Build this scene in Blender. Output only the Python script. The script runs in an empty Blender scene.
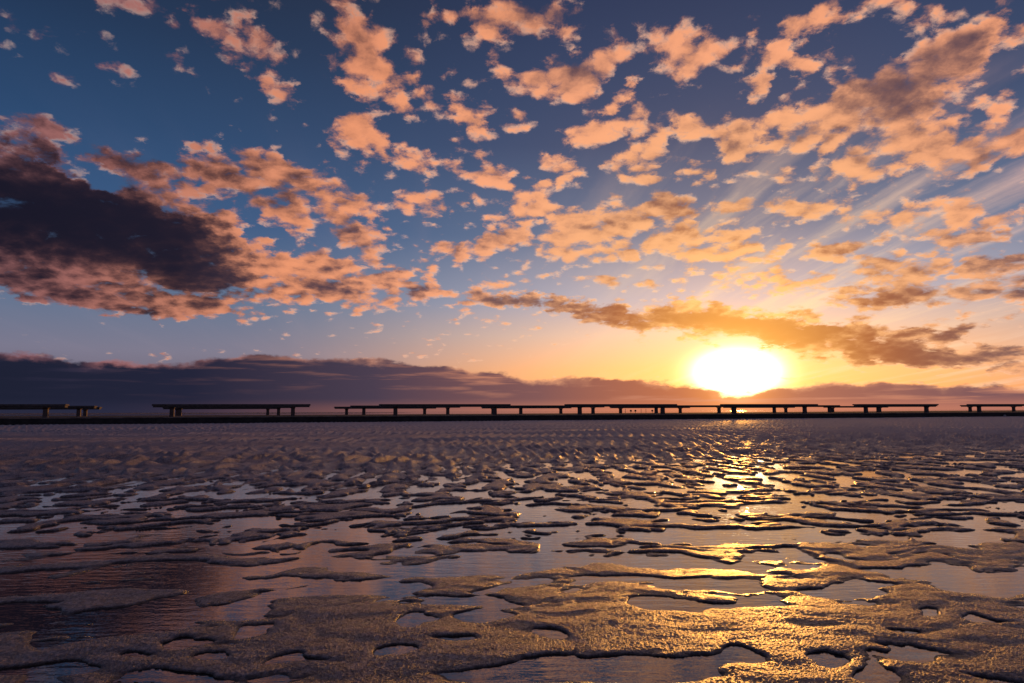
import bpy, math, random
import numpy as np
from mathutils import Vector, Euler

# ------------------------------------------------------------------ camera, sun, exposure
F = 683.0                                  # focal length in pixels (24 mm on a 36 mm sensor)
CAM_H = 0.45
HOR_C = 411.1                              # horizon row at the picture's centre
PITCH = math.atan((HOR_C - 341.5) / F)
ROLL = math.radians(0.21)
sc = bpy.context.scene
C = sc.collection
cam_d = bpy.data.cameras.new('camera')
cam = bpy.data.objects.new('camera', cam_d)
C.objects.link(cam)
cam_d.sensor_width = 36.0
cam_d.lens = 36.0 * F / 1024.0
cam_d.clip_start = 0.02
cam_d.clip_end = 20000.0
cam.location = (0, 0, CAM_H)
cam.rotation_mode = 'QUATERNION'
q = Euler((math.pi / 2 + PITCH, 0, 0)).to_quaternion() @ Euler((0, 0, -ROLL)).to_quaternion()
cam.rotation_quaternion = q
sc.camera = cam
sc.view_settings.view_transform = 'Standard'
sc.view_settings.look = 'None'
sc.view_settings.exposure = 0.12
sc.view_settings.gamma = 1.0

def pix_dir(px, py):
    v = q @ Vector(((px - 512) / F, -(py - 341.5) / F, -1.0))
    return v.normalized()

SUN_DIR = pix_dir(737, 381)
SUN_EL = math.asin(SUN_DIR.z)
SUN_AZ = math.atan2(SUN_DIR.x, SUN_DIR.y)
sun_d = bpy.data.lights.new('sun', 'SUN')
sun = bpy.data.objects.new('sun', sun_d)
C.objects.link(sun)
sun_d.energy = 1.0
sun_d.angle = math.radians(1.2)
sun_d.color = (1.0, 0.40, 0.07)
sun.rotation_euler = SUN_DIR.to_track_quat('Z', 'Y').to_euler()

# ------------------------------------------------------------------ node helper
class NT:
    def __init__(s, tree):
        s.t = tree; s.n = tree.nodes; s.l = tree.links
    def put(s, sock, v):
        if isinstance(v, bpy.types.NodeSocket):
            s.l.new(v, sock)
        else:
            if hasattr(sock.default_value, '__len__') and not hasattr(v, '__len__'):
                v = (v,) * len(sock.default_value)
            if hasattr(sock.default_value, '__len__') and len(sock.default_value) == 4 and len(v) == 3:
                v = tuple(v) + (1.0,)
            sock.default_value = v
    def m(s, op, a, b=0.0, c=0.0, clamp=False):
        n = s.n.new('ShaderNodeMath'); n.operation = op; n.use_clamp = clamp
        s.put(n.inputs[0], a); s.put(n.inputs[1], b); s.put(n.inputs[2], c)
        return n.outputs[0]
    def add(s, a, b): return s.m('ADD', a, b)
    def sub(s, a, b): return s.m('SUBTRACT', a, b)
    def mul(s, a, b): return s.m('MULTIPLY', a, b)
    def vm(s, op, a, b=(0, 0, 0), sc_=1.0):
        n = s.n.new('ShaderNodeVectorMath'); n.operation = op
        s.put(n.inputs[0], a)
        if op != 'SCALE': s.put(n.inputs[1], b)
        else: s.put(n.inputs['Scale'], sc_)
        return n.outputs['Value'] if op in ('DOT_PRODUCT', 'LENGTH', 'DISTANCE') else n.outputs[0]
    def ss(s, x, lo, hi, a=0.0, b=1.0, typ='SMOOTHSTEP'):
        n = s.n.new('ShaderNodeMapRange'); n.interpolation_type = typ; n.clamp = True
        s.put(n.inputs[0], x); s.put(n.inputs[1], lo); s.put(n.inputs[2], hi); s.put(n.inputs[3], a); s.put(n.inputs[4], b)
        return n.outputs[0]
    def mix(s, f, a, b, typ='MIX'):
        n = s.n.new('ShaderNodeMix'); n.data_type = 'RGBA'; n.blend_type = typ; n.clamp_factor = True
        s.put(n.inputs[0], f); s.put(n.inputs[6], a); s.put(n.inputs[7], b)
        return n.outputs[2]
    def comb(s, x, y, z=0.0):
        n = s.n.new('ShaderNodeCombineXYZ')
        s.put(n.inputs[0], x); s.put(n.inputs[1], y); s.put(n.inputs[2], z); return n.outputs[0]
    def sep(s, v):
        n = s.n.new('ShaderNodeSeparateXYZ'); s.put(n.inputs[0], v); return n.outputs[:3]
    def noise(s, v, scale, detail=4, rough=0.5, dist=0.0, color=False, dim='3D', lac=2.0):
        n = s.n.new('ShaderNodeTexNoise'); n.noise_dimensions = dim
        s.put(n.inputs['Vector'], v); n.inputs['Scale'].default_value = scale
        n.inputs['Detail'].default_value = detail; n.inputs['Roughness'].default_value = rough
        n.inputs['Distortion'].default_value = dist; n.inputs['Lacunarity'].default_value = lac
        return n.outputs['Color' if color else 'Fac']
    def ramp(s, f, stops, interp='LINEAR'):
        n = s.n.new('ShaderNodeValToRGB'); cr = n.color_ramp; cr.interpolation = interp
        while len(cr.elements) > 1: cr.elements.remove(cr.elements[-1])
        for i, (p, c) in enumerate(stops):
            e = cr.elements[0] if i == 0 else cr.elements.new(p)
            e.position = p; e.color = tuple(c) + (1.0,)
        s.put(n.inputs[0], f); return n.outputs[0]
    def mapping(s, v, loc=(0, 0, 0), rot=(0, 0, 0), scale=(1, 1, 1), typ='POINT'):
        n = s.n.new('ShaderNodeMapping'); n.vector_type = typ
        s.put(n.inputs['Vector'], v); n.inputs['Location'].default_value = loc
        n.inputs['Rotation'].default_value = rot; n.inputs['Scale'].default_value = scale
        return n.outputs[0]

def L(r, g, b):                            # 0-255 display colour to linear
    f = lambda c: c / 12.92 if c <= 0.04045 else ((c + 0.055) / 1.055) ** 2.4
    return (f(r / 255.0), f(g / 255.0), f(b / 255.0))

# ------------------------------------------------------------------ sky
def build_world():
    w = bpy.data.worlds.new('World'); sc.world = w; w.use_nodes = True
    w.node_tree.nodes.clear()
    N = NT(w.node_tree)
    out = N.n.new('ShaderNodeOutputWorld'); bg = N.n.new('ShaderNodeBackground')
    N.l.new(bg.outputs[0], out.inputs[0])
    d = N.n.new('ShaderNodeTexCoord').outputs['Generated']
    x, y, z = N.sep(d)
    r = N.m('SQRT', N.add(N.mul(x, x), N.mul(y, y)))
    u = N.m('ARCTAN2', x, y)
    v = N.m('DIVIDE', z, N.m('MAXIMUM', r, 0.02))
    zp = N.m('MAXIMUM', z, 0.0)
    ip = N.m('DIVIDE', 1.0, N.add(zp, 0.30))
    P = N.comb(N.mul(x, ip), N.mul(y, ip), 0.0)
    ipc = N.m('DIVIDE', 1.0, N.add(zp, 0.10))
    Pc = N.comb(N.mul(x, ipc), N.mul(y, ipc), 0.0)
    sd = N.vm('DOT_PRODUCT', d, tuple(SUN_DIR))
    ang = N.m('ARCCOSINE', N.m('MINIMUM', sd, 1.0))          # radians from the sun
    W = N.comb(N.mul(N.sub(u, SUN_AZ), 0.62), N.sub(v, math.tan(SUN_EL)), 0)
    wang = N.vm('LENGTH', W)                                  # glow spreads wide along the horizon

    # clear air: Nishita plus the evening tint by height and distance from the sun
    sky = N.n.new('ShaderNodeTexSky'); sky.sky_type = 'NISHITA'; sky.sun_disc = False
    sky.sun_elevation = SUN_EL; sky.sun_rotation = SUN_AZ; sky.air_density = 1.0; sky.dust_density = 1.5
    nish = N.vm('SCALE', sky.outputs[0], sc_=0.02)
    far = N.ramp(v, [(0.0, L(70, 66, 96)), (0.08, L(104, 104, 132)), (0.15, L(76, 98, 132)), (0.26, L(32, 72, 118)),
                     (0.38, L(18, 56, 98)), (0.52, L(8, 38, 74)), (0.62, L(8, 28, 60)), (1.0, L(8, 24, 56))])
    near = N.ramp(v, [(0.0, L(232, 150, 96)), (0.06, L(228, 160, 116)), (0.11, L(192, 164, 156)), (0.16, L(136, 144, 170)),
                      (0.26, L(56, 90, 130)), (0.40, L(18, 52, 96)), (0.62, L(14, 36, 76)), (1.0, L(8, 24, 56))])
    air = N.mix(N.ss(N.m('ABSOLUTE', N.sub(u, SUN_AZ)), 0.15, 0.72), near, far)
    air = N.mix(1.0, air, nish, 'ADD')

    # two warps for the outlines
    wn = N.vm('SUBTRACT', N.noise(P, 4.2, 7, 0.66, color=True, dim='2D'), (0.5, 0.5, 0.5))
    wx, wy, _ = N.sep(wn)
    V = N.comb(N.add(u, N.mul(wx, 0.16)), N.add(v, N.mul(wy, N.add(N.mul(v, 0.22), 0.02))), 1.0)

    # cloud masses: px, py, rx, ry, tilt(deg, down to the right), cover, darkness
    B = [
     (255, 50, 66, 30, 32, .95, .10), (150, 8, 80, 18, 8, .70, .25), (70, 70, 70, 20, 20, .25, .3), (30, 20, 60, 20, 10, .2, .2),
     (375, 45, 84, 36, 15, 1.0, .05), (284, 103, 26, 13, 20, .9, 0), (385, 103, 44, 12, 20, .8, 0), (335, 85, 26, 10, 15, .7, 0),
     (362, 136, 40, 24, -20, .9, .05), (570, 72, 72, 24, -8, 1.05, .10), (535, 18, 62, 26, 0, 1.0, .9), (450, 8, 46, 16, 0, .6, .2),
     (690, 55, 58, 32, 12, 1.05, .02), (762, 17, 36, 15, 0, .9, .1), (828, 14, 48, 20, -5, 1.0, .15), (792, 62, 38, 15, 25, 1.0, .05),
     (905, 78, 92, 32, -12, 1.45, 1.3), (985, 55, 40, 26, -20, .8, .35), (750, 95, 28, 14, 10, .9, .0), (800, 127, 62, 20, 5, 1.0, .0), (625, 97, 16, 9, 0, .8, 0),
     (605, 131, 36, 15, -5, .85, .1), (696, 127, 18, 16, 10, .85, 0), (736, 150, 38, 18, 15, 1.0, .05), (650, 160, 42, 19, -12, 1.0, .05),
     (690, 172, 22, 11, 0, .9, .0), (880, 138, 66, 30, 8, 1.0, .1), (975, 108, 44, 22, 0, .9, .0), (965, 152, 60, 28, 0, .95, .1), (1020, 130, 30, 30, 0, .7, .2),
     (850, 175, 52, 16, 15, .85, .0), (480, 112, 24, 15, 10, .9, 0), (435, 165, 38, 15, 15, .85, .0), (415, 205, 52, 18, -20, .85, .0),
     (500, 178, 36, 12, 10, .6, .0), (565, 172, 34, 12, 10, .7, .0), (530, 205, 46, 12, 0, .6, .05),
     # the big dark bank at the left
     (45, 226, 225, 70, 12, 1.8, 2.0), (10, 195, 130, 50, 8, 1.2, .9), (150, 240, 110, 30, 16, .9, .7), (120, 290, 190, 18, 10, .7, -.8), (250, 255, 70, 24, 35, .3, -.5), (120, 160, 120, 26, 12, 1.15, .75), (205, 165, 40, 20, 25, .8, .3),
     (190, 215, 80, 26, 22, .9, .7), (258, 182, 52, 32, 20, 1.2, .85), (325, 190, 60, 28, 22, 1.0, .3), (325, 232, 60, 22, 15, .95, .55),
     (250, 268, 120, 34, 14, 1.25, .45), (345, 282, 70, 26, 10, 1.1, .12), (70, 294, 130, 18, 6, .9, .10), (412, 284, 44, 14, 8, .95, .35),
     (430, 255, 40, 12, 0, .5, .1), (5, 325, 24, 12, 0, .55, .6), (180, 305, 60, 10, 5, .6, .1),
     (92, 172, 40, 13, 20, -1.0, -.4), (150, 188, 34, 8, 25, -.5, -.2), (215, 235, 16, 8, 40, -.4, -.1), (60, 110, 130, 22, 5, -.6, 0), (170, 110, 90, 28, 0, -.5, 0),
     # middle and right field
     (565, 228, 90, 22, 0, .85, .05), (490, 242, 66, 16, -5, .75, .1), (640, 216, 56, 18, 8, .9, .05), (700, 243, 70, 15, 8, .9, .08),
     (610, 252, 90, 12, -5, .6, .05), (760, 205, 44, 16, 12, .8, .05), (745, 262, 90, 12, 5, .75, .05), (830, 215, 60, 13, 5, .6, .02), (780, 283, 90, 12, 5, .8, .12),
     (935, 212, 70, 17, 8, .9, .15), (850, 247, 46, 9, -5, 1.0, .8), (960, 238, 44, 13, 5, 1.0, .9), (900, 268, 90, 14, 5, .9, .6),
     (945, 292, 110, 14, 2, 1.0, .95), (1010, 262, 44, 18, -5, 1.0, .9), (975, 322, 80, 9, -5, .9, .75), (850, 303, 60, 9, 3, .7, .4), (720, 205, 40, 9, 0, .5, 0),
     (1000, 210, 40, 14, 0, .6, .3), (560, 282, 60, 8, 3, .35, .1), (640, 278, 60, 9, 0, .4, .05),
     # the cloud above the sun
     (525, 301, 80, 9, 5, 1.3, 1.25), (620, 318, 70, 12, 6, 1.35, 1.2), (705, 312, 60, 15, 6, 1.3, 1.0), (745, 331, 85, 16, 6, 1.5, 1.25),
     (850, 343, 110, 20, 4, 1.7, 1.35), (975, 358, 120, 16, 2, 1.7, 1.3), (800, 322, 70, 10, 3, .8, .7), (940, 335, 60, 8, -5, .7, .7),
     (740, 362, 90, 12, 0, -1.6, -.5),
     (600, 362, 120, 14, 0, -.8, -.2), (150, 335, 170, 14, 0, -.8, -.3),
    ]
    cov = 0.0; drk = 0.0
    def to_uv(px, py):
        dd = pix_dir(px, py); return math.atan2(dd.x, dd.y), dd.z / math.hypot(dd.x, dd.y)
    for bi, (px, py, rx, ry, tilt, cv, dk) in enumerate(B):
        if bi % 25 == 24:                  # keeps the shader's working memory small: evaluate in batches
            tiny = N.mul(cov, 1e-7); V = N.vm('ADD', V, N.comb(tiny, tiny, 0.0))
        u0, v0 = to_uv(px, py)
        ex = to_uv(px + 10, py); ey = to_uv(px, py - 10)
        kx = (ex[0] - u0) / 10; ky = (ey[1] - v0) / 10
        th = -math.radians(tilt); ax = rx * 1.12 * kx; ay = ry * 1.22 * ky
        c_, s_n = math.cos(th), math.sin(th)
        p = N.vm('DOT_PRODUCT', V, (c_ / ax, s_n / ax, -(c_ * u0 + s_n * v0) / ax))
        p2 = N.vm('DOT_PRODUCT', V, (-s_n / ay, c_ / ay, (s_n * u0 - c_ * v0) / ay))
        o = N.m('SUBTRACT', 1.0, N.m('MULTIPLY_ADD', p, p, N.mul(p2, p2)), clamp=True)
        cov = N.m('MULTIPLY_ADD', o, cv, cov)
        if dk: drk = N.m('MULTIPLY_ADD', o, dk, drk)

    # cumulus texture, sampled here and a step towards the sun for its lit side
    def field(vec):
        a = N.noise(vec, 9.5, 8, 0.61, dim='2D')
        vo = N.n.new('ShaderNodeTexVoronoi'); vo.feature = 'F1'; vo.voronoi_dimensions = '2D'; vo.inputs['Scale'].default_value = 21.0
        N.put(vo.inputs['Vector'], vec)
        return N.m('MULTIPLY_ADD', vo.outputs['Distance'], -0.75, N.mul(a, 2.7))
    Pw = N.vm('ADD', P, N.vm('SCALE', wn, sc_=0.06))
    f0 = field(Pw)
    sx, sy = math.sin(SUN_AZ), math.cos(SUN_AZ)
    f1 = field(N.vm('ADD', Pw, (sx * 0.034, sy * 0.034, 0)))
    behind = N.ss(y, 0.35, -0.1, 0.0, 0.30)
    shade = N.noise(Pw, 4.2, 5, 0.6, dim='2D')
    region = N.mul(N.mul(N.ss(u, -0.42, -0.05), N.ss(v, 0.09, 0.15)), N.ss(v, 0.62, 0.36, 0.12, 0.36))
    calm = N.ss(drk, 0.3, 1.6, 1.0, 0.7)
    dens = N.add(N.add(N.mul(N.mul(N.sub(f0, 1.02), calm), 1.75), N.mul(N.m('MINIMUM', cov, 1.7), 1.18)), N.sub(N.add(behind, region), 0.66))
    alpha = N.mul(N.ss(dens, -0.15, 0.95), N.ss(dens, -0.15, 0.40, 0.8, 1.0))
    slope = N.sub(f0, f1)                                     # >0: thins towards the sun = lit
    lit = N.m('MULTIPLY_ADD', N.mul(slope, calm), 1.55, 0.76)
    lit = N.add(lit, N.mul(N.sub(shade, 0.5), 3.2))
    lit = N.sub(lit, N.mul(N.m('MAXIMUM', N.sub(dens, 0.38), 0.0), 0.55))
    lit = N.sub(lit, N.m('MAXIMUM', N.mul(drk, 1.0), 0.0))
    lit = N.m('DIVIDE', 1.0, N.add(N.m('EXPONENT', N.mul(N.add(lit, 0.12), -2.3)), 1.0))
    a01 = N.m('DIVIDE', ang, 1.05)
    litc = N.ramp(a01, [(0.0, (1.6, 1.05, .42)), (0.09, (1.15, .60, .20)), (0.20, L(244, 178, 124)), (0.42, L(243, 164, 122)),
                        (0.62, L(232, 150, 110)), (0.85, L(168, 108, 100)), (1.0, L(130, 90, 98))])
    shc = N.ramp(a01, [(0.0, (.95, .42, .08)), (0.08, (.62, .26, .06)), (0.17, L(156, 90, 58)), (0.30, L(100, 74, 80)), (0.50, L(66, 58, 76)),
                       (0.75, L(30, 27, 42)), (1.0, L(20, 21, 36))])
    cloud = N.mix(lit, shc, litc)
    cloud = N.mix(N.mul(N.mul(N.ss(slope, 0.05, 0.45), N.ss(dens, 0.9, 0.2)), 0.7), cloud, N.mix(0.5, litc, (1.0, .82, .66)))

    # high thin streaks
    Pr = N.comb(N.vm('DOT_PRODUCT', Pc, (0.993, 0.12, 0)), N.vm('DOT_PRODUCT', Pc, (-0.014, 0.119, 0)), 0.0)
    ci = N.noise(N.vm('ADD', Pr, N.vm('SCALE', wn, sc_=0.07)), 4.0, 5, 0.55, dim='2D')
    cmask = N.mul(N.ss(v, 0.46, 0.26), N.ss(u, 0.05, 0.45, 0.06, 1.0))
    calpha = N.mul(N.mul(N.ss(ci, 0.42, 0.80), cmask), 0.7)
    cic = N.ramp(a01, [(0.0, (1.3, .8, .38)), (0.2, L(255, 214, 168)), (0.4, L(224, 180, 168)), (0.8, L(168, 146, 160)), (1.0, L(120, 120, 146))])
    col = N.mix(calpha, air, cic)

    # sun glow behind the clouds
    du = N.mul(N.sub(u, SUN_AZ), 1 / 0.039); dvv = N.mul(N.sub(v, math.tan(SUN_EL) + 0.012), 1 / 0.0215)
    disc = N.m('EXPONENT', N.mul(N.m('MULTIPLY_ADD', du, du, N.mul(dvv, dvv)), -1.0))
    g1 = N.m('EXPONENT', N.m('DIVIDE', ang, -0.075))
    g2 = N.m('EXPONENT', N.m('DIVIDE', wang, -0.13))
    glow = N.vm('SCALE', (1.0, .44, .09), sc_=N.add(N.mul(g2, 0.07), N.mul(g1, 0.75)))
    glow = N.vm('ADD', glow, N.vm('SCALE', (1.0, .84, .50), sc_=N.mul(disc, 13.0)))
    col = N.vm('ADD', col, glow)
    col = N.mix(alpha, col, cloud)
    col = N.vm('ADD', col, N.vm('SCALE', (1.0, .40, .06), sc_=N.mul(N.mul(g1, 0.95), N.ss(alpha, 0, 1))))

    # bank of cloud along the horizon
    hb = N.noise(N.comb(N.mul(u, 9.0), N.mul(v, 22.0), 3.0), 1.6, 6, 0.62, dim='2D')
    pxc = lambda xx, yy: to_uv(xx, yy)
    topv = N.n.new('ShaderNodeFloatCurve')
    cm = topv.mapping; pts = cm.curves[0].points
    prof = [(-60, 366), (40, 351), (80, 360), (160, 361), (240, 355), (330, 357), (420, 362), (520, 374), (640, 381), (700, 385), (737, 394), (775, 386), (840, 381), (960, 384), (1100, 382)]
    uv = [pxc(a, b) for a, b in prof]
    pts[0].location = ((uv[0][0] + 1) / 2, uv[0][1] * 5); pts[1].location = ((uv[-1][0] + 1) / 2, uv[-1][1] * 5)
    for a, b in uv[1:-1]: pts.new((a + 1) / 2, b * 5)
    cm.update()
    N.put(topv.inputs['Value'], N.m('MULTIPLY_ADD', u, 0.5, 0.5, clamp=True))
    tv = N.mul(topv.outputs[0], 0.2)
    dv = N.sub(N.add(tv, N.mul(N.sub(hb, 0.5), 0.028)), v)    # >0 inside the bank
    balpha = N.ss(dv, 0.0, 0.006)
    bu = N.m('MULTIPLY_ADD', u, 0.5, 0.5)
    bankc = N.ramp(bu, [(0.12, L(25, 30, 47)), (0.28, L(34, 35, 55)), (0.40, L(72, 60, 76)), (0.52, L(128, 86, 84)), (0.62, L(190, 112, 76)), (0.66, L(214, 126, 70)),
                        (0.70, L(176, 110, 86)), (0.80, L(124, 86, 88)), (1.0, L(92, 70, 82))])
    streak = N.noise(N.comb(N.mul(u, 5.0), N.mul(v, 70.0), 7.0), 1.5, 4, 0.55, dim='2D')
    bankc = N.mix(N.mul(N.ss(streak, 0.50, 0.75), N.ss(dv, 0.06, 0.0)), bankc, N.mix(N.ss(u, -0.6, 0.1), L(44, 42, 62), L(200, 132, 104)))
    rim = N.mul(N.ss(dv, 0.012, 0.002), N.ss(N.noise(N.comb(N.mul(u, 9.0), 5.0, 5.0), 1.2, 3, dim='2D'), 0.42, 0.62))
    bankc = N.mix(N.mul(rim, 0.8), bankc, N.mix(N.ss(u, -0.6, 0.1), L(168, 110, 112), L(236, 164, 120)))
    lowglow = N.ss(v, 0.020, 0.0)                             # paler air right at the horizon
    bankc = N.mix(N.mul(lowglow, 0.45), bankc, N.mix(N.ss(u, -0.55, 0.2), L(46, 46, 68), L(226, 140, 104)))
    col = N.mix(balpha, col, bankc)
    col = N.vm('ADD', col, N.vm('SCALE', (1.0, .45, .10), sc_=N.mul(N.m('EXPONENT', N.m('DIVIDE', ang, -0.028)), N.mul(balpha, 1.0))))
    below = N.ss(z, 0.0, -0.03)
    col = N.mix(below, col, (0.02, 0.016, 0.018))
    N.put(bg.inputs[0], col)
    bg.inputs[1].default_value = 1.0
    w.cycles.sampling_method = 'MANUAL'; w.cycles.sample_map_resolution = 1024
build_world()

# ------------------------------------------------------------------ tags and materials
def tag(o, label=None, cat=None, group=None, kind=None):
    if label: o['label'] = label
    if cat: o['category'] = cat
    if group: o['group'] = group
    if kind: o['kind'] = kind
    return o

def material(name):
    m = bpy.data.materials.new(name); m.use_nodes = True
    N = NT(m.node_tree)
    b = m.node_tree.nodes['Principled BSDF']
    return m, N, b

def mesh_obj(name, verts, faces, mat, parent=None, smooth=False):
    me = bpy.data.meshes.new(name); me.from_pydata(verts, [], faces); me.update()
    if smooth: me.polygons.foreach_set('use_smooth', [True] * len(me.polygons))
    me.materials.append(mat)
    o = bpy.data.objects.new(name, me); C.objects.link(o); o.parent = parent
    return o

# sand: damp grey-brown grains, wetter and smoother close to the water level
m_sand, N, b = material('wet_sand')
pos = N.n.new('ShaderNodeNewGeometry').outputs['Position']
X_, Y_, Z_ = N.sep(pos)
wet = N.ss(Z_, 0.0060, 0.0008)
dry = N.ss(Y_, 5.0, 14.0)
patch = N.noise(pos, 3.0, 5, 0.6)
fine = N.noise(N.mapping(pos, scale=(1.0, 0.6, 1.0)), 120.0, 3, 0.7)
base = N.mix(N.ss(patch, 0.3, 0.7), (0.47, 0.38, 0.395), (0.57, 0.475, 0.49))
base = N.mix(N.ss(fine, 0.44, 0.60), N.mix(0.62, base, (0.04, 0.025, 0.025)), base)
base = N.mix(N.mul(wet, 0.75), base, (0.10, 0.072, 0.062))
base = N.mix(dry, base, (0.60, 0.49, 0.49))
N.put(b.inputs['Base Color'], base)
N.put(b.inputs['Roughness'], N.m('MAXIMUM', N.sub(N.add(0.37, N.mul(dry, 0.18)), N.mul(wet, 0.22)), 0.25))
b.inputs['IOR'].default_value = 1.38
g1_ = N.noise(pos, 155.0, 4, 0.85)
g2_ = N.noise(pos, 70.0, 2, 0.5)
bump = N.n.new('ShaderNodeBump'); bump.inputs['Distance'].default_value = 0.0080; bump.inputs['Strength'].default_value = 1.0
N.put(bump.inputs['Height'], N.add(g1_, N.mul(g2_, 0.3)))
bump2 = N.n.new('ShaderNodeBump'); bump2.inputs['Distance'].default_value = 0.004; bump2.inputs['Strength'].default_value = 0.2
N.put(bump2.inputs['Height'], N.noise(pos, 14.0, 4, 0.6))
N.l.new(bump2.outputs[0], bump.inputs['Normal'])
N.l.new(bump.outputs[0], b.inputs['Normal'])

# water
m_water, N, b = material('shallow_water')
b.inputs['Base Color'].default_value = (0.030, 0.022, 0.020, 1)
b.inputs['Roughness'].default_value = 0.025
b.inputs['IOR'].default_value = 2.6
pos = N.n.new('ShaderNodeNewGeometry').outputs['Position']
wv = N.noise(N.mapping(pos, scale=(0.8, 2.4, 1.0)), 15.0, 4, 0.55)
bump = N.n.new('ShaderNodeBump'); bump.inputs['Distance'].default_value = 0.0017; bump.inputs['Strength'].default_value = 0.6
N.put(bump.inputs['Height'], wv); N.l.new(bump.outputs[0], b.inputs['Normal'])

def simple(name, col, rough=0.8, nscale=8.0, var=0.35, bumpd=0.0):
    m, N, b = material(name)
    tc = N.n.new('ShaderNodeTexCoord').outputs['Object']
    n = N.noise(tc, nscale, 5, 0.6)
    dark = tuple(c * (1 - var) for c in col); lite = tuple(min(1, c * (1 + var)) for c in col)
    N.put(b.inputs['Base Color'], N.mix(N.ss(n, 0.3, 0.7), dark, lite))
    b.inputs['Roughness'].default_value = rough
    if bumpd:
        bp = N.n.new('ShaderNodeBump'); bp.inputs['Distance'].default_value = bumpd
        N.put(bp.inputs['Height'], N.noise(tc, nscale * 6, 4, 0.6)); N.l.new(bp.outputs[0], b.inputs['Normal'])
    return m
m_wall = simple('tarred_stone', (0.022, 0.018, 0.017), 0.85, 5.0, 0.5, 0.01)
m_cap = simple('worn_concrete', (0.16, 0.12, 0.10), 0.8, 3.0, 0.4, 0.01)
m_prom = simple('promenade_paving', (0.055, 0.036, 0.030), 0.9, 2.0, 0.4, 0.01)
m_beam = simple('weathered_timber', (0.085, 0.070, 0.070), 0.75, 10.0, 0.35, 0.004)
m_post = simple('post_timber', (0.10, 0.06, 0.055), 0.7, 10.0, 0.35, 0.006)
m_steel = simple('rusty_steel', (0.05, 0.03, 0.025), 0.6, 30.0, 0.4)
m_pole = simple('dark_pole', (0.03, 0.02, 0.02), 0.8, 20.0, 0.3)
m_stone = simple('pale_stone', (0.5, 0.48, 0.45), 0.8, 20.0, 0.3)
m_mud = simple('far_mud', (0.20, 0.13, 0.12), 0.6, 0.4, 0.3)

# ------------------------------------------------------------------ sand flat with pools
def hash2(ix, iy, seed):
    h = (ix.astype(np.int64) * 374761393 + iy.astype(np.int64) * 668265263 + seed * 974634777) & 0xffffffff
    h = ((h ^ (h >> 13)) * 1274126177) & 0xffffffff
    h = h ^ (h >> 16)
    return h.astype(np.float64) / 4294967295.0
def pnoise(x, y, seed):
    ix = np.floor(x); iy = np.floor(y); fx = x - ix; fy = y - iy
    sx = fx * fx * fx * (fx * (fx * 6 - 15) + 10); sy = fy * fy * fy * (fy * (fy * 6 - 15) + 10)
    def g(a, b):
        t = hash2(ix + a, iy + b, seed) * 2 * math.pi
        return np.cos(t) * (fx - a) + np.sin(t) * (fy - b)
    n0 = g(0, 0) * (1 - sx) + g(1, 0) * sx
    n1 = g(0, 1) * (1 - sx) + g(1, 1) * sx
    return (n0 * (1 - sy) + n1 * sy) * 1.5
def fbm(x, y, seed, octv=3, gain=0.5):
    s = 0; a = 1.0; t = 0
    for o in range(octv):
        s = s + a * pnoise(x * 2 ** o + 17.3 * o, y * 2 ** o + 9.1 * o, seed + o); t += a; a *= gain
    return s / t
def sstep(a, b, t):
    t = np.clip((t - a) / (b - a), 0, 1); return t * t * (3 - 2 * t)

def ground_xy(px, py):
    d = pix_dir(px, py); t = -CAM_H / d.z
    return d.x * t, d.y * t

# pools (negative) and banks (positive) of the foreground: px, py, rx, ry, amount
BL = [
 (60, 622, 140, 12, -1.2), (205, 612, 80, 22, -1.1), (150, 583, 150, 8, -.4), (300, 573, 120, 8, -.3),
 (411, 621, 14, 5, -2.2), (481, 618, 17, 6, -2.0), (455, 638, 26, 4, -2.2), (394, 653, 18, 6, -2.2), (534, 634, 17, 5, -2.4),
 (640, 664, 90, 16, -2.2), (560, 655, 40, 6, -1.4), (540, 680, 60, 14, -1.8), (652, 606, 26, 7, -1.7), (609, 625, 6, 3, -1.5),
 (730, 651, 20, 11, -2.6), (813, 655, 19, 8, -2.6), (918, 653, 42, 10, -2.6), (913, 630, 24, 4, -2.4), (930, 614, 18, 3, -2.2),
 (990, 620, 20, 3.5, -2.2), (843, 592, 28, 5, -2.0), (900, 570, 34, 4, -1.7), (717, 606, 38, 5, -2.0), (770, 603, 26, 4, -1.7),
 (717, 586, 40, 5, -1.6), (870, 677, 22, 7, -2.4), (1003, 676, 36, 7, -2.2), (697, 673, 18, 6, -2.0), (985, 580, 60, 9, -1.2),
 (177, 641, 20, 5, -2.0), (133, 655, 24, 5, -2.0), (205, 656, 18, 5, -1.4), (287, 655, 24, 10, -2.4), (200, 676, 50, 7, -1.8), (50, 672, 55, 5, -1.9),
 (257, 626, 15, 4, -2.0), (247, 613, 16, 4, -1.8), (27, 591, 40, 5, -1.7), (63, 643, 20, 4, -1.6), (330, 656, 28, 3, -1.4), (420, 590, 110, 12, -.8), (760, 540, 90, 10, -.3),
 (470, 603, 100, 5, -1.0), (520, 560, 140, 9, -.4),
 (590, 662, 32, 5, 1.6), (880, 651, 20, 2.5, 1.5), (330, 610, 90, 12, .9), (100, 600, 95, 7, 1.9), (60, 660, 110, 9, .8), (140, 648, 70, 5, .9), (230, 598, 26, 4, 1.4),
 (145, 618, 30, 3, 1.9), (455, 583, 42, 5, 1.3), (480, 590, 80, 6, 1.0), (610, 570, 22, 5, 1.3), (390, 602, 36, 4, 1.2), (850, 620, 220, 30, .5), (600, 620, 60, 26, .6),
 (870, 550, 120, 7, .35), (840, 570, 90, 8, .5), (300, 575, 60, 4, 1.0), (200, 560, 70, 3, 1.0), (60, 568, 60, 3, .8), (430, 645, 100, 20, .5),
 (500, 540, 60, 3, .7), (350, 545, 60, 3, .7), (670, 555, 60, 4, .8), (730, 645, 34, 20, .5),
]
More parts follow.
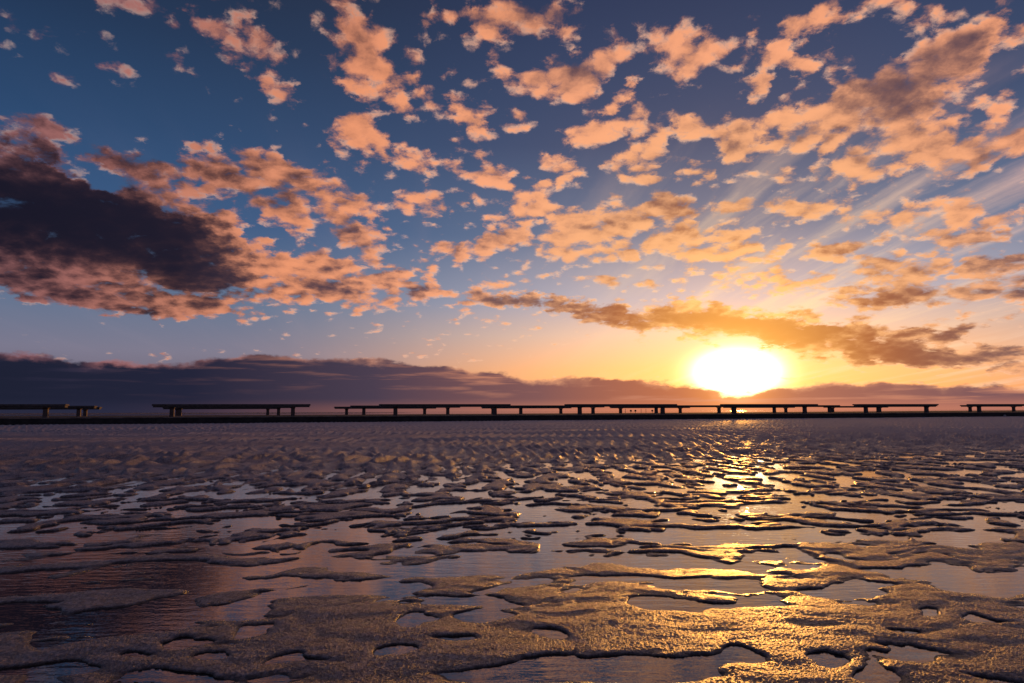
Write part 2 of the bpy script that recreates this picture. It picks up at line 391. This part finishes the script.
def sand_height(X, Y):
    wa = fbm(X * 3.2, Y * 3.2, 11, 3); wb = fbm(X * 3.2, Y * 3.2, 23, 3)
    # three sizes of relief: small near the camera, larger further off
    Yt = Y - 0.38 * X * sstep(0.6, -0.2, X)
    Xw = X + wa * 0.05; Yw = Yt + wb * 0.05
    n1 = fbm(Xw * 5.5, Yw * 8.5, 31, 4, .42)
    n2 = 0.75 * fbm(Xw * 3.0 + wa, Yw * 4.6 + wb, 47, 4, .45) + 0.75 * fbm(Xw * 5.5 + wa, Yw * 9.5 + wb, 53, 3, .5) * sstep(1.8, 2.6, Y)
    n3 = fbm(X * 7.0 + wa * .8, Y * 3.3 + wb * .8, 59, 3, .5)
    z1 = 1 - sstep(1.6, 2.4, Y); z3 = sstep(3.0, 4.6, Y); z2 = 1 - z1 - z3 * (1 - z1)
    z2 = np.clip(z2, 0, 1)
    f = 1.7 * (n1 * z1 + n2 * z2 * 1.1 + n3 * z3 * 1.15)
    bias = 0.80 * (1 - sstep(1.42, 1.85, Y)) - 0.07 * sstep(1.6, 2.0, Y) * (1 - sstep(3.2, 5.0, Y)) + 0.45 * sstep(5.6, 9.5, Y - 4.0 * np.clip(X / Y, -0.2, 0.75))
    bias = bias + 0.16 * sstep(0.0, 1.2, X / Y * 2) * (1 - sstep(2.0, 3.0, Y)) - 0.08 * sstep(0.2, -1.0, X / Y * 2) * (1 - sstep(2.5, 4.0, Y))
    near = Y < 4.0
    xs = X[near] + (wa[near] + .35 * n1[near]) * 0.05; ys = Y[near] + (wb[near] + .35 * n1[near]) * 0.06
    Xn, Yn = X[near], Y[near]
    xs = xs + 0.022 * fbm(Xn * 11, Yn * 11, 141, 3); ys = ys + 0.03 * fbm(Xn * 11, Yn * 11, 147, 3)
    acc = np.zeros(xs.shape)
    for (px, py, rx, ry, am) in BL:
        cx, cy = ground_xy(px, py); ex = abs(ground_xy(px + rx, py)[0] - cx)
        y1 = ground_xy(px, py - ry)[1]; y0 = ground_xy(px, py + ry)[1]; ey = (y1 - y0) / 2; cy = (y0 + y1) / 2
        d2 = ((xs - cx) / (ex * 1.12)) ** 2 + ((ys - cy) / (ey * 1.12)) ** 2
        acc = acc + am * np.exp(-d2 ** 1.15)
    f = f + bias
    f[near] += np.where(acc < 0, acc * 0.85, acc * 0.62)
    A = 0.0040 + 0.0042 * sstep(1.5, 3, Y) + 0.003 * z3
    up = A * (1 - np.exp(-np.clip(f, 0, None) * 7.5)) + 0.0009 * np.clip(f, 0, None)
    dn = -0.012 * (1 - np.exp(np.clip(f, None, 0) * 4.0))
    h = np.where(f > 0, up, dn)
    # ripples on the drier flat
    wl = 0.165
    wr = fbm(X * 0.45, Y * 0.25, 71, 2); wr2 = fbm(X * 2.4, Y * 0.9, 83, 2)
    ph = X / wl + Y * 0.10 + 0.55 * np.sin(2 * math.pi * Y / 2.6 + 1.2 * wr2) + 1.2 * wr + 0.35 * wr2
    Yk = Y - 4.0 * np.clip(X / Y, -0.2, 0.75)
    rp = (0.5 + 0.5 * np.sin(2 * math.pi * ph)) ** 1.2
    lump = 0.5 + 0.5 * np.sin(2 * math.pi * (Y / 0.62 + 0.5 * np.floor(ph) + 1.3 * wr2))
    lz = 1 - sstep(8.0, 12.0, Yk)
    rp = rp * (1 - lz * 0.75 * lump)
    k = sstep(4.0, 6.8, Yk)
    fade = 1 - 0.7 * sstep(13.0, 22.0, Y + 0.2 * X)
    h = h * (1 - 0.6 * k) + k * fade * 0.036 * rp * (0.6 + 0.8 * np.clip(fbm(X * 0.8, Y * 0.4, 91, 2) + .5, 0, 1))
    h = h + 0.010 * sstep(4.5, 9, Yk) + 0.038 * sstep(9, 24, Y) + 0.012 * sstep(10, 20, Y) * fbm(X * .3, Y * .12, 97, 2)
    h = h + (0.0026 * fbm(X * 6 + wa, Y * 11 + wb, 101, 3) * (1 - sstep(2.0, 3.5, Y))) * np.clip(f * 3, 0, 1)
    h = h + (pnoise(X * 290, Y * 190, 131) + 0.55 * pnoise(X * 150 + 5, Y * 105, 137)) * 0.00065 * (1 - sstep(1.8, 3.4, Y)) * np.clip(f * 5, 0, 1)
    return h

# the wall's front face runs along this line (parallel to the rows of benches)
DIRX, DIRY = 0.945, 0.327
WX, WY = -13.1 + 0.36, 25.0 - 1.05
def wall_y(x): return WY + (x - WX) * DIRY / DIRX

rows_px = np.concatenate([np.linspace(1500, 700, 60)[:-1], np.linspace(700, 560, 300)[:-1], np.linspace(560, 470, 230)[:-1], np.linspace(470, 419.0, 190)])
dist = CAM_H * F / (rows_px - 411.1)
t = np.concatenate([np.linspace(-2.4, -0.95, 80)[:-1], np.linspace(-0.95, 0.95, 1500), np.linspace(0.95, 2.4, 80)[1:]])
# squeeze the last rows on to the wall line so the sand meets the wall
D = dist[:, None] * np.ones_like(t)[None, :]
T = t[None, :] * np.ones_like(dist)[:, None]
s_ = DIRY / DIRX
wall_d = (WY - WX * s_) / np.maximum(1 - T * s_, 0.15) + 0.02
k_ = np.clip((D - 10.0) / (dist[-1] - 10.0), 0, 1)
D = np.where(D > 10.0, 10.0 + k_ * (wall_d - 10.0), D)
Xg = T * D; Yg = D.copy()
Hg = sand_height(Xg.ravel(), Yg.ravel()).reshape(Xg.shape)
# lee faces turned to the camera: the crest leans towards it
Yg = Yg - np.clip(Hg, -0.01, 0.03) * 0.9 * (1 - sstep(5, 9, D))
nr, nc = Xg.shape
co = np.stack([Xg, Yg, Hg], -1).reshape(-1, 3)
idx = np.arange(nr * nc).reshape(nr, nc)
quads = np.stack([idx[:-1, :-1], idx[:-1, 1:], idx[1:, 1:], idx[1:, :-1]], -1).reshape(-1, 4)
me = bpy.data.meshes.new('sand')
me.vertices.add(len(co)); me.vertices.foreach_set('co', co.astype(np.float32).ravel())
me.loops.add(quads.size); me.loops.foreach_set('vertex_index', quads.astype(np.int32).ravel())
me.polygons.add(len(quads)); me.polygons.foreach_set('loop_start', (np.arange(len(quads)) * 4).astype(np.int32))
me.polygons.foreach_set('loop_total', np.full(len(quads), 4, np.int32))
me.polygons.foreach_set('use_smooth', np.ones(len(quads), bool))
me.update(); me.validate(); me.materials.append(m_sand)
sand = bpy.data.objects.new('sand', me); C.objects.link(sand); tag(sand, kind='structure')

# the ground all round: seabed sand under everything and the sheet of water over it
def disc(name, z, mat, R=9000.0, n=96):
    vs = [(0, 0, z)] + [(R * math.cos(2 * math.pi * i / n), R * math.sin(2 * math.pi * i / n), z) for i in range(n)]
    fs = [(0, 1 + i, 1 + (i + 1) % n) for i in range(n)]
    o = mesh_obj(name, vs, fs, mat); tag(o, kind='structure'); return o
disc('ground', -0.06, m_sand)
disc('water', 0.0, m_water)

# ------------------------------------------------------------------ promenade behind the wall
def box_verts(x0, x1, y0, y1, z0, z1):
    return [(x0, y0, z0), (x1, y0, z0), (x1, y1, z0), (x0, y1, z0), (x0, y0, z1), (x1, y0, z1), (x1, y1, z1), (x0, y1, z1)]
BOXF = [(0, 3, 2, 1), (4, 5, 6, 7), (0, 1, 5, 4), (1, 2, 6, 5), (2, 3, 7, 6), (3, 0, 4, 7)]
ROT = math.atan2(DIRY, DIRX)
PROM_Z = 0.285
def bevel(o, w, seg=2):
    md = o.modifiers.new('bevel', 'BEVEL'); md.width = w; md.segments = seg; md.limit_method = 'ANGLE'
    return o

wall = bpy.data.objects.new('sea_wall', None); C.objects.link(wall)
wall.location = (WX, WY, 0); wall.rotation_euler = (0, 0, ROT)
tag(wall, 'long low dark sea wall running along the back of the sand flat', 'wall')
# face of rough blocks, slightly uneven top
rng = random.Random(4)
nx = 420; L0, L1 = -60.0, 110.0
vs = []; fs = []
for i in range(nx + 1):
    xx = L0 + (L1 - L0) * i / nx
    for (yy, zz) in ((0.0, -0.05), (0.03, 0.12), (0.09, PROM_Z - 0.035), (0.5, PROM_Z - 0.035), (0.5, -0.05)):
        vs.append((xx, yy + rng.uniform(-.02, .02), zz + (rng.uniform(-.006, .006) if zz > 0 else 0)))
for i in range(nx):
    a = i * 5; b_ = a + 5
    for j in range(5):
        jn = (j + 1) % 5
        fs.append((a + j, b_ + j, b_ + jn, a + jn))
face = mesh_obj('wall_face', vs, fs, m_wall, wall)
cap = mesh_obj('coping', box_verts(L0, L1, 0.06, 0.55, PROM_Z - 0.035, PROM_Z + 0.004), BOXF, m_cap, wall)
bevel(cap, 0.008)

# promenade: its rear edge drifts away from the wall towards the right
P0 = []
for px, Yr in ((-500, 34), (0, 37.5), (200, 39.0), (350, 41.5), (500, 45.5), (700, 56), (850, 74), (950, 98), (1100, 130), (1600, 170)):
    X = (px - 512) / F * Yr
    P0.append((X, Yr))
front = []
for X, Yr in P0:
    px = X / Yr
    d0 = (WY - WX * s_) / (1 - px * s_) + 0.53
    front.append((px * d0, d0))
front = [(x_, WY + 0.535 + (x_ - WX) * s_) for (x_, y_) in front]
vs = []; fs = []
steps = 10
for (fx, fy), (rx_, ry_) in zip(front, P0):
    for k in range(steps + 1):
        a = k / steps
        vs.append((fx + (rx_ - fx) * a, fy + (ry_ - fy) * a, PROM_Z - 0.002))
    vs.append((rx_, ry_ + 1.2, -0.05))
w_ = steps + 2
for i in range(len(P0) - 1):
    for k in range(w_ - 1):
        fs.append((i * w_ + k, (i + 1) * w_ + k, (i + 1) * w_ + k + 1, i * w_ + k + 1))
prom = mesh_obj('promenade_pavement', vs, fs, m_prom); tag(prom, kind='structure')

# far mudbank at the left
vs = []; fs = []
n = 40
for i in range(n + 1):
    a = i / n
    X = -260 + 215 * a
    hgt = 0.40 * math.sin(math.pi * min(1, a * 0.98 + 0.01)) ** 0.5 * (1 - 0.35 * a)
    for yy, zz in ((150, -0.05), (190, hgt * .7), (260, hgt), (330, -0.05)):
        vs.append((X, yy + 20 * math.sin(a * 9), zz if zz < 0 else zz + 0.01 * math.sin(a * 33)))
for i in range(n):
    for k in range(3):
        fs.append((i * 4 + k, (i + 1) * 4 + k, (i + 1) * 4 + k + 1, i * 4 + k + 1))
bank = mesh_obj('mud_terrain', vs, fs, m_mud, smooth=True); tag(bank, kind='structure')

# ------------------------------------------------------------------ benches
def lofted(sections):
    vs = []; fs = []
    for (hx, hy, z, oy) in sections:
        vs += [(-hx, -hy + oy, z), (hx, -hy + oy, z), (hx, hy + oy, z), (-hx, hy + oy, z)]
    for i in range(len(sections) - 1):
        a = i * 4; b_ = a + 4
        for j in range(4):
            jn = (j + 1) % 4
            fs.append((a + j, a + jn, b_ + jn, b_ + j))
    fs.append((3, 2, 1, 0)); e = (len(sections) - 1) * 4; fs.append((e, e + 1, e + 2, e + 3))
    return vs, fs
BH = 0.465
def make_bench(Lb):
    root = bpy.data.objects.new('bench', None); C.objects.link(root)
    # seat: three long planks side by side on one slab, ends cut square
    vs = []; fs = []
    def bx(*a):
        o = len(vs); vs.extend(box_verts(*a)); fs.extend([tuple(i + o for i in f) for f in BOXF])
    for k in range(3):
        y0 = -0.24 + k * 0.163
        bx(-Lb / 2, Lb / 2, y0, y0 + 0.154, BH - 0.062, BH - 0.0015 * (k == 1))
    seat = bevel(mesh_obj('seat', vs, fs, m_beam, root), 0.006)
    rail = bevel(mesh_obj('seat_frame', box_verts(-Lb / 2 + 0.03, Lb / 2 - 0.03, -0.19, 0.19, BH - 0.118, BH - 0.064), BOXF, m_beam, root), 0.005)
    for s in (-1, 1):
        v_, f_ = lofted([(0.082, 0.10, -0.02, 0), (0.074, 0.085, 0.05, 0), (0.072, 0.08, BH - 0.17, 0), (0.095, 0.16, BH - 0.121, 0)])
        v_ = [(x_ + s * (Lb / 2 - 0.64), y_, z_) for x_, y_, z_ in v_]
        post = bevel(mesh_obj('leg', v_, f_, m_post, root), 0.008)
        pl = mesh_obj('fixing_plate', box_verts(s * (Lb / 2 - 0.64) - 0.035, s * (Lb / 2 - 0.64) + 0.035, -0.205, -0.191, BH - 0.112, BH - 0.072), BOXF, m_steel, root)
    return root
proto = make_bench(5.51)
protos = {1: proto, 2: None, 3: None}
rown = {1: 'front row', 2: 'middle row', 3: 'rear row'}
spots = []
for n_ in range(-1, 7):
    spots.append((1, n_ + 1, -13.1 + n_ * 7.75, 25.0 + n_ * 2.68, 5.51, 0.0))
for n_ in range(-2, 6):
    spots.append((2, n_ + 2, -8.04 + n_ * 7.75, 33.5 + n_ * 2.68, 5.8, 0.0))
for n_ in range(-2, 5):
    spots.append((3, n_ + 2, -9.51 + n_ * 7.75, 36.5 + n_ * 2.68, 5.6, -0.03))
WHERE = {
 (1, 0): 'front row bench cut off by the left edge of the picture',
 (1, 1): 'longest whole bench, in the front row between two open gaps at the left',
 (1, 2): 'second whole front row bench from the left, ending near mid picture',
 (1, 3): 'front row bench between mid picture and the sun, backed by thin distant poles',
 (1, 4): 'front row bench directly below the setting sun, gap showing under its seat',
 (1, 5): 'last front row bench before the open gap at the right',
 (1, 6): 'front row bench at the far right edge, beyond the open gap',
 (2, 0): 'middle row bench stepping out behind the cut off front bench at the left',
 (2, 1): 'middle row bench hidden almost wholly behind the longest front bench',
 (2, 2): 'middle row bench stepping out left of the second whole front bench',
 (2, 3): 'middle row bench bridging the gap just right of the middle of the picture',
 (2, 4): 'middle row bench bridging the gap just left of the sun',
 (2, 5): 'middle row bench bridging the gap right of the sun',
 (2, 6): 'middle row bench whose end sticks out just left of the right gap',
 (2, 7): 'middle row bench behind the front bench at the far right edge',
 (3, 0): 'rear row bench lowest and thinnest of the stepped ends at the far left',
 (3, 1): 'rear row bench seen low behind the longest front bench',
 (3, 2): 'rear row bench whose thin end reaches furthest left in the second bench cluster',
 (3, 3): 'rear row bench spanning low across the middle of the picture',
 (3, 4): 'rear row bench seen through the gap under the seat left of the sun',
 (3, 5): 'rear row bench seen low behind the bench below the sun',
 (3, 6): 'rear row bench seen low behind the last bench before the gap',
}
for i, (row, k, sx_, sy_, Lb, dz) in enumerate(spots):
    if (row, k) not in WHERE: continue
    if i == 0:
        o = proto
    else:
        o = proto.copy(); C.objects.link(o)
        for ch in list(proto.children):
            c = ch.copy(); C.objects.link(c); c.parent = o
    o.location = (sx_ + DIRX * Lb / 2, sy_ + DIRY * Lb / 2, PROM_Z + dz)
    o.rotation_euler = (0, 0, ROT)
    tag(o, WHERE[(row, k)], 'bench', 'long benches in three rows on the promenade')

# ------------------------------------------------------------------ small far things
def at(px, Y): return (px - 512) / F * Y
PL = [(624.5, 'pole'), (630, 'knob'), (634.5, 'knob'), (640.2, 'pole'), (645, 'pole'), (651.3, 'knob'), (655.2, 'knob'), (659, 'pole')]
for j, (px, kd) in enumerate(PL):
    Y = 62.0 + 0.9 * j
    hh = 0.60 if kd == 'pole' else 0.42
    root = bpy.data.objects.new('marker_pole', None); C.objects.link(root); root.location = (at(px, Y), Y, 0)
    nseg = 8; vs = []; fs = []
    for zz, rr in ((-0.1, .022), (hh, .018), (hh + 0.02, .012)):
        for q_ in range(nseg):
            a = 2 * math.pi * q_ / nseg; vs.append((rr * math.cos(a), rr * math.sin(a), zz))
    for a in range(2):
        for q_ in range(nseg):
            qn = (q_ + 1) % nseg; fs.append((a * nseg + q_, a * nseg + qn, (a + 1) * nseg + qn, (a + 1) * nseg + q_))
    fs.append(tuple(range(2 * nseg, 3 * nseg)))
    mesh_obj('shaft', vs, fs, m_pole, root, smooth=True)
    if kd == 'knob':
        v_, f_ = lofted([(.05, .05, hh - .06, 0), (.09, .07, hh - .02, 0), (.08, .06, hh + .08, 0), (.03, .03, hh + .11, 0)])
        bevel(mesh_obj('marker_head', v_, f_, m_pole, root), 0.01)
    tag(root, 'thin distant pole with a dark knob, seen under the bench left of the sun' if kd == 'knob' else 'thin plain distant pole, seen under the bench left of the sun',
        'pole', 'plain poles beyond the benches' if kd == 'pole' else 'knobbed poles beyond the benches')

# pale stone on the coping at the right
px = 1001.5
d0 = (WY - WX * s_) / (1 - (px - 512) / F * s_)
vs = []; fs = []
for i in range(5):
    th = math.pi * i / 4
    for j in range(8):
        ph = 2 * math.pi * j / 8
        rr = 1 + 0.15 * math.sin(3 * ph + i)
        vs.append((0.075 * math.sin(th) * math.cos(ph) * rr, 0.05 * math.sin(th) * math.sin(ph) * rr, 0.05 - 0.05 * math.cos(th)))
for i in range(4):
    for j in range(8):
        jn = (j + 1) % 8; fs.append((i * 8 + j, i * 8 + jn, (i + 1) * 8 + jn, (i + 1) * 8 + j))
st = mesh_obj('stone', vs, fs, m_stone, smooth=True)
st.location = ((px - 512) / F * (d0 - .1), d0 - .1, 0.06)
tag(st, 'small pale stone at the foot of the dark wall near the right edge', 'stone')
